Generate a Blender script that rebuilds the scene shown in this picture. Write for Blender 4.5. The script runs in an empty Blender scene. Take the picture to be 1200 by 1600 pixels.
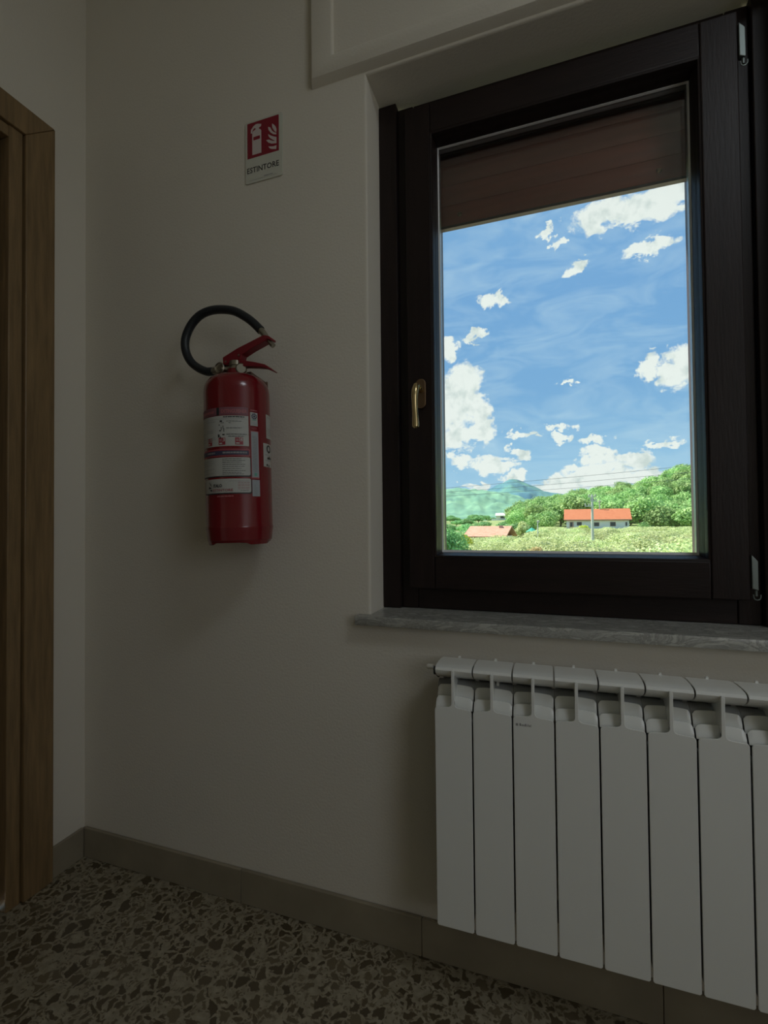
import bpy, bmesh, math, random
from mathutils import Vector, Matrix, noise as mnoise
R = math.radians
rnd = random.Random(7)
sc = bpy.context.scene
col = sc.collection
# ------------------------------------------------------------------ camera
CX, CY, CZ = 1.3744, -1.107, 1.0256
YAW, PITCH, ROLL, FPX = R(18.8942), R(1.0586), R(-0.574), 740.0
cd = bpy.data.cameras.new('camera'); cam = bpy.data.objects.new('camera', cd); col.objects.link(cam)
fwd = Vector((-math.sin(YAW)*math.cos(PITCH), math.cos(YAW)*math.cos(PITCH), math.sin(PITCH)))
rt = Vector((math.cos(YAW), math.sin(YAW), 0)); up = rt.cross(fwd)
RR = rt*math.cos(ROLL)+up*math.sin(ROLL); UU = up*math.cos(ROLL)-rt*math.sin(ROLL)
m = Matrix((RR, UU, -fwd)).transposed().to_4x4(); m.translation = (CX, CY, CZ)
cam.matrix_world = m
cd.sensor_fit = 'VERTICAL'; cd.sensor_height = 24.0; cd.sensor_width = 18.0; cd.lens = FPX*24.0/1600.0
cd.clip_start = 0.01; cd.clip_end = 12000
sc.camera = cam
# ------------------------------------------------------------------ view, world, lights
sc.view_settings.view_transform = 'Standard'; sc.view_settings.look = 'None'
sc.view_settings.gamma = 1.0; sc.view_settings.exposure = 0.0; sc.view_settings.use_curve_mapping = False
try:
    sc.cycles.use_denoising = True; sc.cycles.max_bounces = 14; sc.cycles.diffuse_bounces = 8
    sc.cycles.transparent_max_bounces = 16; sc.cycles.sample_clamp_indirect = 4.0
    sc.cycles.caustics_reflective = False; sc.cycles.caustics_refractive = False
except Exception: pass
SUN_DIR = Vector((1.0, -0.35, -1.4)).normalized()       # high sun, from the left beyond the window
sd = bpy.data.lights.new('sun', 'SUN'); sd.energy = 10.5; sd.angle = R(0.6); sd.color = (1.0, .95, .86)
so = bpy.data.objects.new('sun', sd); col.objects.link(so)
so.rotation_euler = SUN_DIR.to_track_quat('-Z', 'Y').to_euler(); so.location = (-20, 8, 30)
def area(name, loc, target, sx, sy, e, c):
    l = bpy.data.lights.new(name, 'AREA'); l.shape = 'RECTANGLE'; l.size = sx; l.size_y = sy; l.energy = e; l.color = c
    o = bpy.data.objects.new(name, l); col.objects.link(o); o.location = loc
    o.rotation_euler = (Vector(target)-Vector(loc)).to_track_quat('-Z', 'Y').to_euler(); return o
# fill light added at an unseen window opening in the right wall
area('fill_light_side', (3.16, -1.9, 1.55), (1.2, 0, 1.25), 1.1, 1.2, 5.1, (1.0, .925, .84))
# cool overhead fill added to brighten the radiator caps; ceiling has no opening
area('fill_light_overhead', (2.45, -1.15, 2.79), (2.45, -1.15, 0), .6, .5, 6.2, (.86, .94, 1.0))

w = bpy.data.worlds.new('World'); sc.world = w; w.use_nodes = True
nt = w.node_tree; nt.nodes.clear()
class G:
    def __init__(s, nt): s.nt = nt
    def n(s, t, **k):
        x = s.nt.nodes.new(t)
        for a, b in k.items(): setattr(x, a, b)
        return x
    def put(s, sock, v):
        if hasattr(v, 'is_output') or isinstance(v, bpy.types.NodeSocket): s.nt.links.new(v, sock)
        else: sock.default_value = v
    def m(s, op, a, b=None, c=None, clamp=False):
        x = s.n('ShaderNodeMath', operation=op, use_clamp=clamp); s.put(x.inputs[0], a)
        if b is not None: s.put(x.inputs[1], b)
        if c is not None: s.put(x.inputs[2], c)
        return x.outputs[0]
    def noise(s, vec, scale, detail=4, rough=.5, dist=0.0, fac=True):
        x = s.n('ShaderNodeTexNoise'); s.put(x.inputs['Vector'], vec); x.inputs['Scale'].default_value = scale
        x.inputs['Detail'].default_value = detail; x.inputs['Roughness'].default_value = rough; x.inputs['Distortion'].default_value = dist
        return x.outputs[0] if fac else x.outputs[1]
    def ramp(s, f, pts, interp='LINEAR'):
        x = s.n('ShaderNodeValToRGB'); x.color_ramp.interpolation = interp; e = x.color_ramp.elements
        while len(e) < len(pts): e.new(.5)
        for k, (p, c) in enumerate(pts): e[k].position = p; e[k].color = (*c, 1) if len(c) == 3 else c
        s.put(x.inputs[0], f); return x.outputs[0]
    def mix(s, f, a, b):
        x = s.n('ShaderNodeMix', data_type='RGBA'); s.put(x.inputs[0], f)
        s.put(x.inputs[6], (*a, 1) if isinstance(a, tuple) else a); s.put(x.inputs[7], (*b, 1) if isinstance(b, tuple) else b); return x.outputs[2]
    def map(s, vec, sc_):
        x = s.n('ShaderNodeMapping'); s.put(x.inputs[0], vec); x.inputs['Scale'].default_value = sc_; return x.outputs[0]
g = G(nt)
tc = g.n('ShaderNodeTexCoord'); sep = g.n('ShaderNodeSeparateXYZ'); nt.links.new(tc.outputs['Generated'], sep.inputs[0])
X, Y, Z = sep.outputs
azi = g.m('ARCTAN2', X, Y); ele = g.m('ARCSINE', Z)
cmb = g.n('ShaderNodeCombineXYZ'); nt.links.new(azi, cmb.inputs[0]); nt.links.new(ele, cmb.inputs[1])
dirv = tc.outputs['Generated']
base = g.ramp(ele, [(0.0, (.46, .70, .86)), (.12, (.33, .58, .82)), (.25, (.22, .45, .75)), (.42, (.20, .42, .74)), (.62, (.24, .47, .78)), (1.0, (.20, .40, .72))])
# cumulus clouds, each at its own bearing and height
CL = [(-0.1631,0.2647,0.042,0.047),(-0.1928,0.228,0.0397,0.0381),(-0.1334,0.2253,0.0388,0.0277),(-0.1735,0.1756,0.0394,0.0259),(-0.121,0.1786,0.0334,0.018),(-0.1649,0.1255,0.0262,0.0158),(-0.1051,0.1143,0.0382,0.0182),(-0.0547,0.0865,0.0249,0.0103),(-0.1356,0.0666,0.0285,0.0105),(-0.1885,0.3459,0.0213,0.019),(-0.1353,0.3673,0.0235,0.0094),(-0.0914,0.4229,0.0281,0.0132),(0.0607,0.4528,0.0163,0.0122),(0.1952,0.4648,0.038,0.0132),(0.1863,0.5273,0.0599,0.0264),(0.1106,0.5313,0.0545,0.0202),(0.2418,0.5299,0.0285,0.017),(0.1912,0.2696,0.0182,0.0272),(0.2331,0.2627,0.023,0.0362),(0.0972,0.1206,0.0287,0.017),(0.1517,0.1097,0.0396,0.0166),(0.0909,0.0806,0.0655,0.022),(0.1669,0.0768,0.0409,0.0165),(0.0328,0.0668,0.0465,0.0151),(-0.0384,0.1754,0.0247,0.0088),(0.0264,0.1809,0.0212,0.0074),(0.026,0.1586,0.0166,0.0087),(0.0864,0.1506,0.0269,0.0072),(0.2039,0.136,0.0257,0.008),(-0.049,0.1339,0.0199,0.0103),(0.0479,0.2648,0.0163,0.0059),(0.0109,0.5292,0.0145,0.0077),(0.031,0.5053,0.0119,0.0078),(-0.1143,0.1988,0.0258,0.0153)]
wn1 = g.noise(dirv, 22.0, 7, .62); wn2 = g.noise(g.map(dirv, (1.0, 1.0, 1.7)), 27.0, 7, .62, .4)
azw = g.m('ADD', azi, g.m('MULTIPLY', g.m('SUBTRACT', wn1, .5), .11)); elw = g.m('ADD', ele, g.m('MULTIPLY', g.m('SUBTRACT', wn2, .5), .075))
acc = None
for a, e, ra, re in CL:
    q1 = g.m('MULTIPLY', g.m('SUBTRACT', azw, a), 1/(ra*1.30)); q2 = g.m('MULTIPLY', g.m('SUBTRACT', elw, e), 1/(re*1.30))
    q = g.m('SUBTRACT', 1.0, g.m('ADD', g.m('MULTIPLY', q1, q1), g.m('MULTIPLY', q2, q2)), clamp=True)
    acc = q if acc is None else g.m('MAXIMUM', acc, q)
# the rest of the sky carries the same scattered clouds
inview = g.m('MULTIPLY', g.m('LESS_THAN', g.m('ABSOLUTE', g.m('SUBTRACT', azi, .03)), .27), g.m('LESS_THAN', g.m('ABSOLUTE', g.m('SUBTRACT', ele, .25)), .33))
gen = g.m('MULTIPLY', g.m('SUBTRACT', g.noise(dirv, 5.0, 3), .56), 5.0, clamp=True)
gen = g.m('MULTIPLY', gen, g.m('SUBTRACT', 1.0, inview))
acc = g.m('MAXIMUM', acc, gen)
cn = g.noise(dirv, 60.0, 8, .65, .3)
cmask = g.m('ADD', g.m('MULTIPLY', acc, 1.9), g.m('MULTIPLY', g.m('SUBTRACT', cn, .5), 2.2))
cmask = g.m('MULTIPLY', g.m('MULTIPLY', g.m('SUBTRACT', cmask, .30), 1.3, clamp=True), g.m('MULTIPLY', acc, 4.0, clamp=True))
shade = g.ramp(g.noise(dirv, 30.0, 5, .6), [(.34, (.66, .74, .72)), (.50, (.92, .95, .92))])
veil = g.noise(g.map(cmb.outputs[0], (5.0, 16.0, 1.0)), 1.3, 7, .62, 1.2)
veilm = g.m('MULTIPLY', g.m('SUBTRACT', veil, .42), 1.5, clamp=True)
sky1 = g.mix(g.m('MULTIPLY', veilm, .9), base, (.62, .80, .92))
sky2 = g.mix(cmask, sky1, shade)
bg = g.n('ShaderNodeBackground'); g.put(bg.inputs[0], sky2); bg.inputs[1].default_value = 1.12
wo = g.n('ShaderNodeOutputWorld'); nt.links.new(bg.outputs[0], wo.inputs[0])

# ------------------------------------------------------------------ materials
M = {}
def mat(name, color, rough=.6, metal=0.0, bump=None, vary=None, coat=0.0, spec=.5, custom=None):
    mt = bpy.data.materials.new(name); mt.use_nodes = True; t = mt.node_tree; b = t.nodes['Principled BSDF']; gg = G(t)
    b.inputs['Roughness'].default_value = rough; b.inputs['Metallic'].default_value = metal
    b.inputs['Coat Weight'].default_value = coat; b.inputs['Coat Roughness'].default_value = .08
    b.inputs['Specular IOR Level'].default_value = spec
    obj = gg.n('ShaderNodeTexCoord').outputs['Object']
    c = (*color, 1)
    if custom: c = custom(gg, obj, b)
    elif vary:
        s, amt = vary[:2]; d = vary[2] if len(vary) > 2 else (1, 1, 1)
        f = gg.noise(gg.map(obj, d), s, 5, .55)
        c = gg.mix(gg.m('MULTIPLY', gg.m('SUBTRACT', f, .35), 2.2, clamp=True), tuple(x*(1-amt) for x in color), tuple(min(1, x*(1+amt)) for x in color))
    gg.put(b.inputs['Base Color'], c)
    if bump:
        s, st = bump[:2]; d = bump[2] if len(bump) > 2 else (1, 1, 1)
        bn = gg.n('ShaderNodeBump'); bn.inputs['Strength'].default_value = st; bn.inputs['Distance'].default_value = .01
        gg.put(bn.inputs['Height'], gg.noise(gg.map(obj, d), s, 4)); gg.put(b.inputs['Normal'], bn.outputs[0])
    M[name] = mt; return mt
mat('plaster', (.70, .655, .57), .9, bump=(160, .10), vary=(3, .02))
mat('ceiling_paint', (.75, .74, .68), .9)
def terrazzo(gg, obj, b):
    warp = gg.n('ShaderNodeVectorMath', operation='ADD')
    nz = gg.n('ShaderNodeTexNoise'); nz.inputs['Scale'].default_value = 26; nz.inputs['Detail'].default_value = 3; gg.put(nz.inputs['Vector'], obj)
    sc2 = gg.n('ShaderNodeVectorMath', operation='SCALE'); gg.put(sc2.inputs[0], nz.outputs[1]); sc2.inputs['Scale'].default_value = .05
    gg.put(warp.inputs[0], obj); gg.put(warp.inputs[1], sc2.outputs[0])
    def chips(scale, lo, hi):
        v = gg.n('ShaderNodeTexVoronoi', feature='DISTANCE_TO_EDGE'); gg.put(v.inputs['Vector'], warp.outputs[0]); v.inputs['Scale'].default_value = scale
        v2 = gg.n('ShaderNodeTexVoronoi'); gg.put(v2.inputs['Vector'], warp.outputs[0]); v2.inputs['Scale'].default_value = scale
        k = gg.m('MULTIPLY', gg.m('SUBTRACT', v.outputs[0], lo), 1/(hi-lo), clamp=True)
        return k, gg.n('ShaderNodeSeparateColor'), v2
    k1, s1, v1 = chips(38, .10, .16); gg.put(s1.inputs[0], v1.outputs['Color'])
    k2, s2, v2 = chips(105, .10, .2); gg.put(s2.inputs[0], v2.outputs['Color'])
    matrix = gg.ramp(gg.noise(obj, 60, 4), [(.3, (.24, .21, .145)), (.7, (.36, .32, .235))])
    small = gg.mix(gg.m('MULTIPLY', k2, gg.m('GREATER_THAN', s2.outputs[0], .45)), matrix, (.17, .14, .09))
    big = gg.ramp(s1.outputs[0], [(0, (.075, .058, .033)), (.5, (.11, .085, .05)), (.78, (.16, .13, .08)), (1, (.09, .07, .042))])
    return gg.mix(gg.m('MULTIPLY', k1, gg.m('GREATER_THAN', s1.outputs[1], .18)), small, big)
mat('terrazzo', (1, 1, 1), .32, custom=terrazzo)
mat('skirting_tile', (.29, .25, .18), .35, vary=(9, .12), bump=(60, .03))
mat('grout', (.25, .2, .15), .9)
mat('oak', (.24, .155, .072), .45, vary=(14, .25, (6, 6, .5)), bump=(40, .08, (6, 6, .5)))
mat('oak_shaded', (.11, .062, .028), .5, vary=(14, .25, (6, 6, .5)))  # darker oak stands for the unlit recess of the doorway
mat('window_wood', (.017, .0095, .0085), .45, spec=.3, vary=(10, .28, (5, 5, .6)), bump=(40, .06, (5, 5, .6)))
mat('window_wood_rail', (.017, .0095, .0085), .45, spec=.3, vary=(10, .28, (.6, 5, 5)), bump=(40, .06, (.6, 5, 5)))
mat('shutter_slat', (.40, .10, .06), .38, vary=(8, .18, (.6, 4, 8)))
mat('shutter_dark', (.05, .03, .028), .5)
def marble(gg, obj, b):
    v = gg.noise(gg.map(obj, (2.2, 6, 6)), 5, 8, .68, 2.2)
    return gg.ramp(v, [(.30, (.20, .20, .185)), (.44, (.42, .42, .39)), (.50, (.27, .27, .25)), (.58, (.50, .50, .46)), (.8, (.40, .40, .37))])
mat('marble', (1, 1, 1), .27, custom=marble)
mat('enamel', (.82, .83, .80), .30, coat=.35)
mat('enamel_core_shaded', (.34, .35, .35), .5)  # white enamel darkened to stand for shade behind caps and louvers
mat('red_paint', (.175, .004, .009), .25, coat=.5)
mat('lever_red', (.20, .009, .018), .35)
mat('rubber', (.012, .016, .020), .42)
mat('chrome', (.40, .37, .31), .32, 1.0)
mat('brass', (.66, .52, .27), .26, 1.0)
mat('bronze', (.20, .13, .075), .4, .8)
mat('steel', (.26, .30, .29), .45, .8)
mat('bracket_brown', (.20, .13, .09), .5, .3)
mat('label_white', (.46, .46, .43), .5)
mat('label_grey', (.36, .39, .42), .45)
mat('label_red', (.30, .03, .045), .45)
mat('label_maroon', (.20, .07, .09), .5)
mat('label_navy', (.045, .045, .09), .5)
mat('label_black', (.02, .02, .022), .5)
mat('label_pale_red', (.42, .13, .14), .5)
mat('label_grey_text', (.28, .28, .28), .6)
mat('label_teal', (.16, .40, .33), .5)
mat('sign_red', (.25, .006, .022), .4)
mat('sign_white', (.56, .56, .50), .4)
mat('sign_symbol', (.62, .54, .52), .4)
mat('sign_plate', (.60, .60, .52), .35, coat=.3)
mat('sign_ink', (.03, .03, .03), .5)
mat('plastic_white', (.75, .73, .66), .4)
mat('spacer', (.85, .86, .90), .35, .3)
mat('seal_white', (.88, .88, .90), .5)
mat('travertine', (.66, .63, .52), .6, vary=(6, .1))
mat('gasket', (.02, .02, .02), .6)
# outdoors
def leafy(name, c1, c2, c3, s=.8):
    def f(gg, obj, b):
        info = gg.n('ShaderNodeObjectInfo')
        v = gg.noise(obj, s, 3)
        c = gg.ramp(v, [(.3, c1), (.5, c2), (.7, c3)])
        hs = gg.n('ShaderNodeHueSaturation'); gg.put(hs.inputs['Color'], c)
        gg.put(hs.inputs['Value'], gg.m('ADD', gg.m('MULTIPLY', info.outputs['Random'], .35), .85))
        gg.put(hs.inputs['Hue'], gg.m('ADD', gg.m('MULTIPLY', info.outputs['Random'], .03), .485))
        b.inputs['Subsurface Weight'].default_value = 0
        return hs.outputs[0]
    mt = mat(name, c2, .6, spec=.2, custom=f)
    t = mt.node_tree; b = t.nodes['Principled BSDF']; out = [n for n in t.nodes if n.type == 'OUTPUT_MATERIAL'][0]
    tr = t.nodes.new('ShaderNodeBsdfTranslucent'); mx = t.nodes.new('ShaderNodeMixShader'); mx.inputs[0].default_value = .35
    src = b.inputs['Base Color'].links[0].from_socket
    t.links.new(src, tr.inputs[0]); t.links.new(b.outputs[0], mx.inputs[1]); t.links.new(tr.outputs[0], mx.inputs[2]); t.links.new(mx.outputs[0], out.inputs[0])
leafy('olive_leaf', (.40, .47, .20), (.57, .63, .31), (.74, .79, .46))
leafy('forest_leaf', (.19, .36, .12), (.34, .52, .19), (.52, .68, .30), .35)
leafy('dark_leaf', (.14, .32, .12), (.24, .46, .18), (.38, .60, .24), .5)
leafy('yellow_leaf', (.42, .50, .06), (.56, .62, .08), (.68, .72, .14), 1.0)
leafy('autumn_leaf', (.60, .48, .20), (.68, .58, .26), (.76, .66, .32), 1.0)
mat('bark', (.22, .19, .14), .9, bump=(12, .3))
mat('field_grass', (.26, .32, .11), .95, vary=(.15, .3))
mat('bounce_stone', (.68, .62, .46), .8, vary=(2, .1))
mat('far_forest_haze', (.20, .42, .26), 1.0, custom=lambda gg, o, b: gg.ramp(gg.noise(o, .018, 9, .72), [(.36, (.08, .19, .15)), (.5, (.13, .27, .18)), (.64, (.20, .36, .22))]))  # blue-green of distant haze is mixed into the ridge colour
mat('peak_forest_haze', (.14, .34, .30), 1.0, custom=lambda gg, o, b: gg.ramp(gg.noise(o, .0045, 8, .65), [(.36, (.055, .15, .20)), (.5, (.08, .20, .21)), (.64, (.12, .26, .20))]))  # haze tint painted into the peak, bluer than the ridge
def tiles(name, c1, c2):
    mat(name, c1, .8, custom=lambda gg, o, b: gg.ramp(gg.noise(o, 1.6, 7, .8), [(.35, c1), (.65, c2)]))
tiles('roof_orange', (.42, .115, .040), (.52, .175, .075))
tiles('roof_pink', (.44, .19, .12), (.66, .36, .25))
mat('house_white', (.86, .86, .88), .8, vary=(.8, .05))
mat('house_window', (.06, .065, .08), .3)
mat('house_pink', (.50, .32, .27), .7)
mat('concrete', (.62, .62, .56), .8)
mat('teal_fabric', (.04, .34, .24), .8)
mat('cable', (.10, .12, .14), .6)
# window glass: thin pane, clear with a mirror share that follows the angle of view
gm = bpy.data.materials.new('glass'); gm.use_nodes = True; t = gm.node_tree; t.nodes.clear()
o_ = t.nodes.new('ShaderNodeOutputMaterial'); tr = t.nodes.new('ShaderNodeBsdfTransparent'); tr.inputs[0].default_value = (.97, .985, .98, 1)
gl = t.nodes.new('ShaderNodeBsdfGlossy'); gl.inputs['Roughness'].default_value = .0; fr = t.nodes.new('ShaderNodeFresnel'); fr.inputs[0].default_value = 1.45
mx = t.nodes.new('ShaderNodeMixShader'); t.links.new(fr.outputs[0], mx.inputs[0]); t.links.new(tr.outputs[0], mx.inputs[1]); t.links.new(gl.outputs[0], mx.inputs[2]); t.links.new(mx.outputs[0], o_.inputs[0])
M['glass'] = gm

# ------------------------------------------------------------------ helpers
def wloc(p):
    v = Vector((0, 0, 0))
    while p is not None: v += p.location; p = p.parent
    return v
class MB:
    def __init__(s): s.v = []; s.f = []
    def add(s, vs, fs):
        n = len(s.v); s.v += [tuple(v) for v in vs]; s.f += [tuple(i+n for i in f) for f in fs]; return s
    def box(s, x0, x1, y0, y1, z0, z1):
        return s.add([(x0,y0,z0),(x1,y0,z0),(x1,y1,z0),(x0,y1,z0),(x0,y0,z1),(x1,y0,z1),(x1,y1,z1),(x0,y1,z1)],
                     [(0,3,2,1),(4,5,6,7),(0,1,5,4),(1,2,6,5),(2,3,7,6),(3,0,4,7)])
    def prism(s, pts, axis, a, b):
        """outline pts (2-D) pulled along an axis from a to b"""
        f = {'x': lambda p, t: (t, p[0], p[1]), 'y': lambda p, t: (p[0], t, p[1]), 'z': lambda p, t: (p[0], p[1], t)}[axis]
        n = len(pts); vs = [f(p, a) for p in pts]+[f(p, b) for p in pts]
        return s.add(vs, [tuple(range(n)), tuple(range(2*n-1, n-1, -1))]+[(i, i+n, (i+1) % n+n, (i+1) % n) for i in range(n)])
    def lathe(s, prof, c, n=32, xf=None, cap=True):
        vs = []
        for r, h in prof:
            for k in range(n):
                a = 2*math.pi*k/n; vs.append(Vector((r*math.cos(a), r*math.sin(a), h)))
        vs = [(xf @ v if xf else v)+Vector(c) for v in vs]
        fs = [(j*n+k, j*n+(k+1) % n, (j+1)*n+(k+1) % n, (j+1)*n+k) for j in range(len(prof)-1) for k in range(n)]
        if cap: fs += [tuple(range(n-1, -1, -1)), tuple((len(prof)-1)*n+k for k in range(n))]
        return s.add(vs, fs)
    def tube(s, path, r, n=10):
        path = [Vector(p) for p in path]; rs = r if isinstance(r, (list, tuple)) else [r]*len(path); vs = []; prev = None
        for i, p in enumerate(path):
            d = (path[min(i+1, len(path)-1)]-path[max(i-1, 0)]).normalized()
            u = (prev - d*prev.dot(d)).normalized() if prev is not None else d.orthogonal().normalized()
            prev = u; v = d.cross(u)
            for k in range(n):
                a = 2*math.pi*k/n; vs.append(p+(u*math.cos(a)+v*math.sin(a))*rs[i])
        fs = [(j*n+k, j*n+(k+1) % n, (j+1)*n+(k+1) % n, (j+1)*n+k) for j in range(len(path)-1) for k in range(n)]
        return s.add(vs, fs+[tuple(range(n-1, -1, -1)), tuple((len(path)-1)*n+k for k in range(n))])
    def build(s, name, m_, parent=None, smooth=False, bevel=0, seg=2, origin=None, fix=True):
        off = wloc(parent) if parent else (Vector(origin) if origin else Vector((0, 0, 0)))
        me = bpy.data.meshes.new(name); me.from_pydata([tuple(Vector(v)-off) for v in s.v], [], s.f); me.update()
        if fix or bevel:
            bm = bmesh.new(); bm.from_mesh(me); bmesh.ops.recalc_face_normals(bm, faces=bm.faces)
            if bevel:
                bmesh.ops.bevel(bm, geom=[e for e in bm.edges if len(e.link_faces) == 2 and e.calc_face_angle(0) > .6], offset=bevel, segments=seg, affect='EDGES', profile=.5)
            bm.to_mesh(me); bm.free()
        me.materials.append(M[m_])
        if smooth or bevel:
            big = max((p.area for p in me.polygons), default=0)*.12 if bevel else 1e9
            for p in me.polygons: p.use_smooth = True
            me.set_sharp_from_angle(angle=R(38))
            for p in me.polygons: p.use_smooth = p.area < big
        o = bpy.data.objects.new(name, me); col.objects.link(o)
        if parent: o.parent = parent
        elif origin: o.location = origin
        return o
def tag(o, label=None, cat=None, group=None, kind=None):
    for k, v in (('label', label), ('category', cat), ('group', group), ('kind', kind)):
        if v: o[k] = v
    return o
def thing(name, loc, label=None, cat=None, group=None, kind=None):
    o = bpy.data.objects.new(name, None); col.objects.link(o); o.location = loc; o.empty_display_size = .05
    return tag(o, label, cat, group, kind)
def dup(o, parent=None):
    c = o.copy(); col.objects.link(c); c.parent = parent
    for ch in list(o.children): dup(ch, c)
    return c
def arc(cx, cy, r, a0, a1, n): return [(cx+r*math.cos(R(a0+(a1-a0)*k/n)), cy+r*math.sin(R(a0+(a1-a0)*k/n))) for k in range(n+1)]

# ------------------------------------------------------------------ room shell
RX, RY, RH, WT = 3.2, -3.4, 2.8, .34
OX0, OX1, OZ0, OZ1 = .958, 1.857, .7705, 2.160
def wall_with_hole(name, axis, a0, a1, z0, z1, h, y0, y1, parent=None, round_=0):
    """wall whose inner face is y0, outer face y1, hole h=(a0,a1,z0,z1)"""
    o = [(a0, z0), (a1, z0), (a1, z1), (a0, z1)]; i = [(h[0], h[2]), (h[1], h[2]), (h[1], h[3]), (h[0], h[3])]
    f = (lambda p, t: (p[0], t, p[1])) if axis == 'x' else (lambda p, t: (t, p[0], p[1]))
    mb = MB(); vs = []
    e = .008
    if round_:
        gr = lambda k: [(h[0]-k, h[2]-k), (h[1]+k, h[2]-k), (h[1]+k, h[3]+k), (h[0]-k, h[3]+k)]
        rings = [(gr(e), y0), (gr(e*.45), y0+e*.12), (gr(e*.12), y0+e*.45), (gr(0), y0+e), (i, y1)]
    else: rings = [(i, y0), (i, y1)]
    rings = [(o, y0)]+rings+[(o, y1)]
    for pts, t_ in rings: vs += [f(p, t_) for p in pts]
    n = len(rings)
    fs = [(j*4+k, j*4+(k+1) % 4, ((j+1) % n)*4+(k+1) % 4, ((j+1) % n)*4+k) for j in range(n) for k in range(4)]
    mb.add(vs, fs); ob = mb.build(name, 'plaster', parent, smooth=True); ob['kind'] = 'structure'; return ob
wall_back = wall_with_hole('wall_back', 'x', 0, RX, 0, RH, (OX0, OX1, OZ0, OZ1), 0, WT, round_=1)
# low relief casing of the roller-shutter box above the window, with a sunk access panel
mb = MB(); BX0, BX1 = .812, 2.04; BZ0 = 2.172
o = [(BX0, BZ0), (BX1, BZ0), (BX1, RH-.02), (BX0, RH-.02)]; k = [(BX0+.062, BZ0+.048), (BX1-.062, BZ0+.048), (BX1-.062, RH-.08), (BX0+.062, RH-.08)]
vs = []; e = .009
def ring(pts, dlt, y): return [(p[0]+sx*dlt, y, p[1]+sz*dlt) for p, sx, sz in zip(pts, (-1, 1, 1, -1), (-1, -1, 1, 1))]
rings = [ring(o, .006, 0.001), ring(o, 0, -.014), ring(o, -.004, -.020), ring(o, -e-.003, -.0225), ring(k, .004, -.0225), ring(k, 0, -.020), ring(k, -.002, -.013)]
for r_ in rings: vs += r_
n = len(rings); mb.add(vs, [(j*4+q, j*4+(q+1) % 4, (j+1)*4+(q+1) % 4, (j+1)*4+q) for j in range(n-1) for q in range(4)]+[tuple((n-1)*4+q for q in range(4))])
tag(mb.build('trim_1', 'plaster', smooth=True), kind='structure')
tag(MB().box(-.02, RX+.3, RY-.3, WT, -.12, 0).build('floor', 'terrazzo'), kind='structure')
tag(MB().box(-.3, RX+.3, RY-.3, WT, RH, RH+.12).build('ceiling', 'ceiling_paint'), kind='structure')
# left wall with the doorway
DY0, DY1, DZ = -1.086, -.206, 2.085
wall_with_hole('wall_left', 'y', RY-.3, 0, -.12, RH, (DY0, DY1, -.1, DZ+.02), 0, -.14)
# right wall with an unseen window added for the fill light; plain rear wall
wall_with_hole('wall_right', 'y', RY, 0, 0, RH, (-2.6, -1.4, .9, 2.2), RX, RX+.3)
tag(MB().box(0, RX+.3, RY-.04, RY, 0, RH).build('wall_rear', 'plaster'), kind='structure')
w3 = thing('added_window', (RX+.1, -2.0, .9), kind='structure')  # unseen window frame, added around the side fill light
for q in ((-2.6, -2.54, .9, 2.2), (-1.46, -1.4, .9, 2.2), (-2.54, -1.46, .9, .96), (-2.54, -1.46, 2.14, 2.2)):
    MB().box(RX+.06, RX+.12, q[0], q[1], q[2], q[3]).build('added_frame_bar', 'window_wood', w3)
# skirting: tile lengths with open joints
bb = thing('baseboard_back', (0, 0, 0), kind='structure')
MB().box(.001, RX-.001, -.008, -.0005, .001, .084).build('bedding', 'grout', bb)
js = [.0105, .0815+.0, .5815, 1.0821, 1.5825, 2.083, 2.583, 3.083, 3.199]; js = [.0105, .5815, 1.0821, 1.5825, 2.083, 2.583, 3.083, 3.199]
for a, b in zip(js, js[1:]): MB().box(a+.0007, b-.0007, -.0115, -.001, .0005, .088).build('tile', 'skirting_tile', bb, bevel=.0015)
bl = thing('baseboard_left', (0, 0, 0), kind='structure')
MB().box(.001, .0115, -.1105, -.0118, .0005, .088).build('tile', 'skirting_tile', bl, bevel=.0015)
for a, b in ((-1.7, -1.2), (-2.2, -1.7), (-2.7, -2.2), (-3.2, -2.7)): MB().box(.001, .0115, a+.0007, b-.0007, .0005, .088).build('tile', 'skirting_tile', bl, bevel=.0015)

# ------------------------------------------------------------------ door on the left wall
dr = thing('door_1', (0, -.65, 0), kind='structure')
def mitre(outer, inner, y_lo, y_hi, z_t):
    pass
oy0, oy1, oz = -1.179, -.113, 2.190      # outer edge of the casing
iy0, iy1, iz = -1.096, -.196, 2.112      # groove
jy0, jy1, jz = -1.060, -.236, 2.077      # inner edge of the lining
for nm, side in (('casing', 1), ('casing', -1)):
    ya, yb = (iy1, oy1) if side > 0 else (oy0, iy0)
    pts_o, pts_i = (oy1, iy1) if side > 0 else (oy0, iy0)
    MB().add([(.001, pts_o, 0), (.020, pts_o, 0), (.020, pts_i, 0), (.001, pts_i, 0), (.001, pts_o, oz), (.020, pts_o, oz), (.020, pts_i, iz), (.001, pts_i, iz)],
             [(0,1,2,3), (4,5,6,7), (0,1,5,4), (1,2,6,5), (2,3,7,6), (3,0,4,7)]).build(nm, 'oak', dr, bevel=.003)
MB().add([(.001, oy0, oz), (.020, oy0, oz), (.020, iy0, iz), (.001, iy0, iz), (.001, oy1, oz), (.020, oy1, oz), (.020, iy1, iz), (.001, iy1, iz)],
         [(0,1,2,3), (4,5,6,7), (0,1,5,4), (1,2,6,5), (2,3,7,6), (3,0,4,7)]).build('casing', 'oak', dr, bevel=.003)
MB().box(-.139, .012, iy1-.0395, iy1-.003, 0, jz+.035).build('lining', 'oak', dr, bevel=.003)
MB().box(-.139, .012, iy0+.003, iy0+.0395, 0, jz+.035).build('lining', 'oak', dr, bevel=.003)
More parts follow.
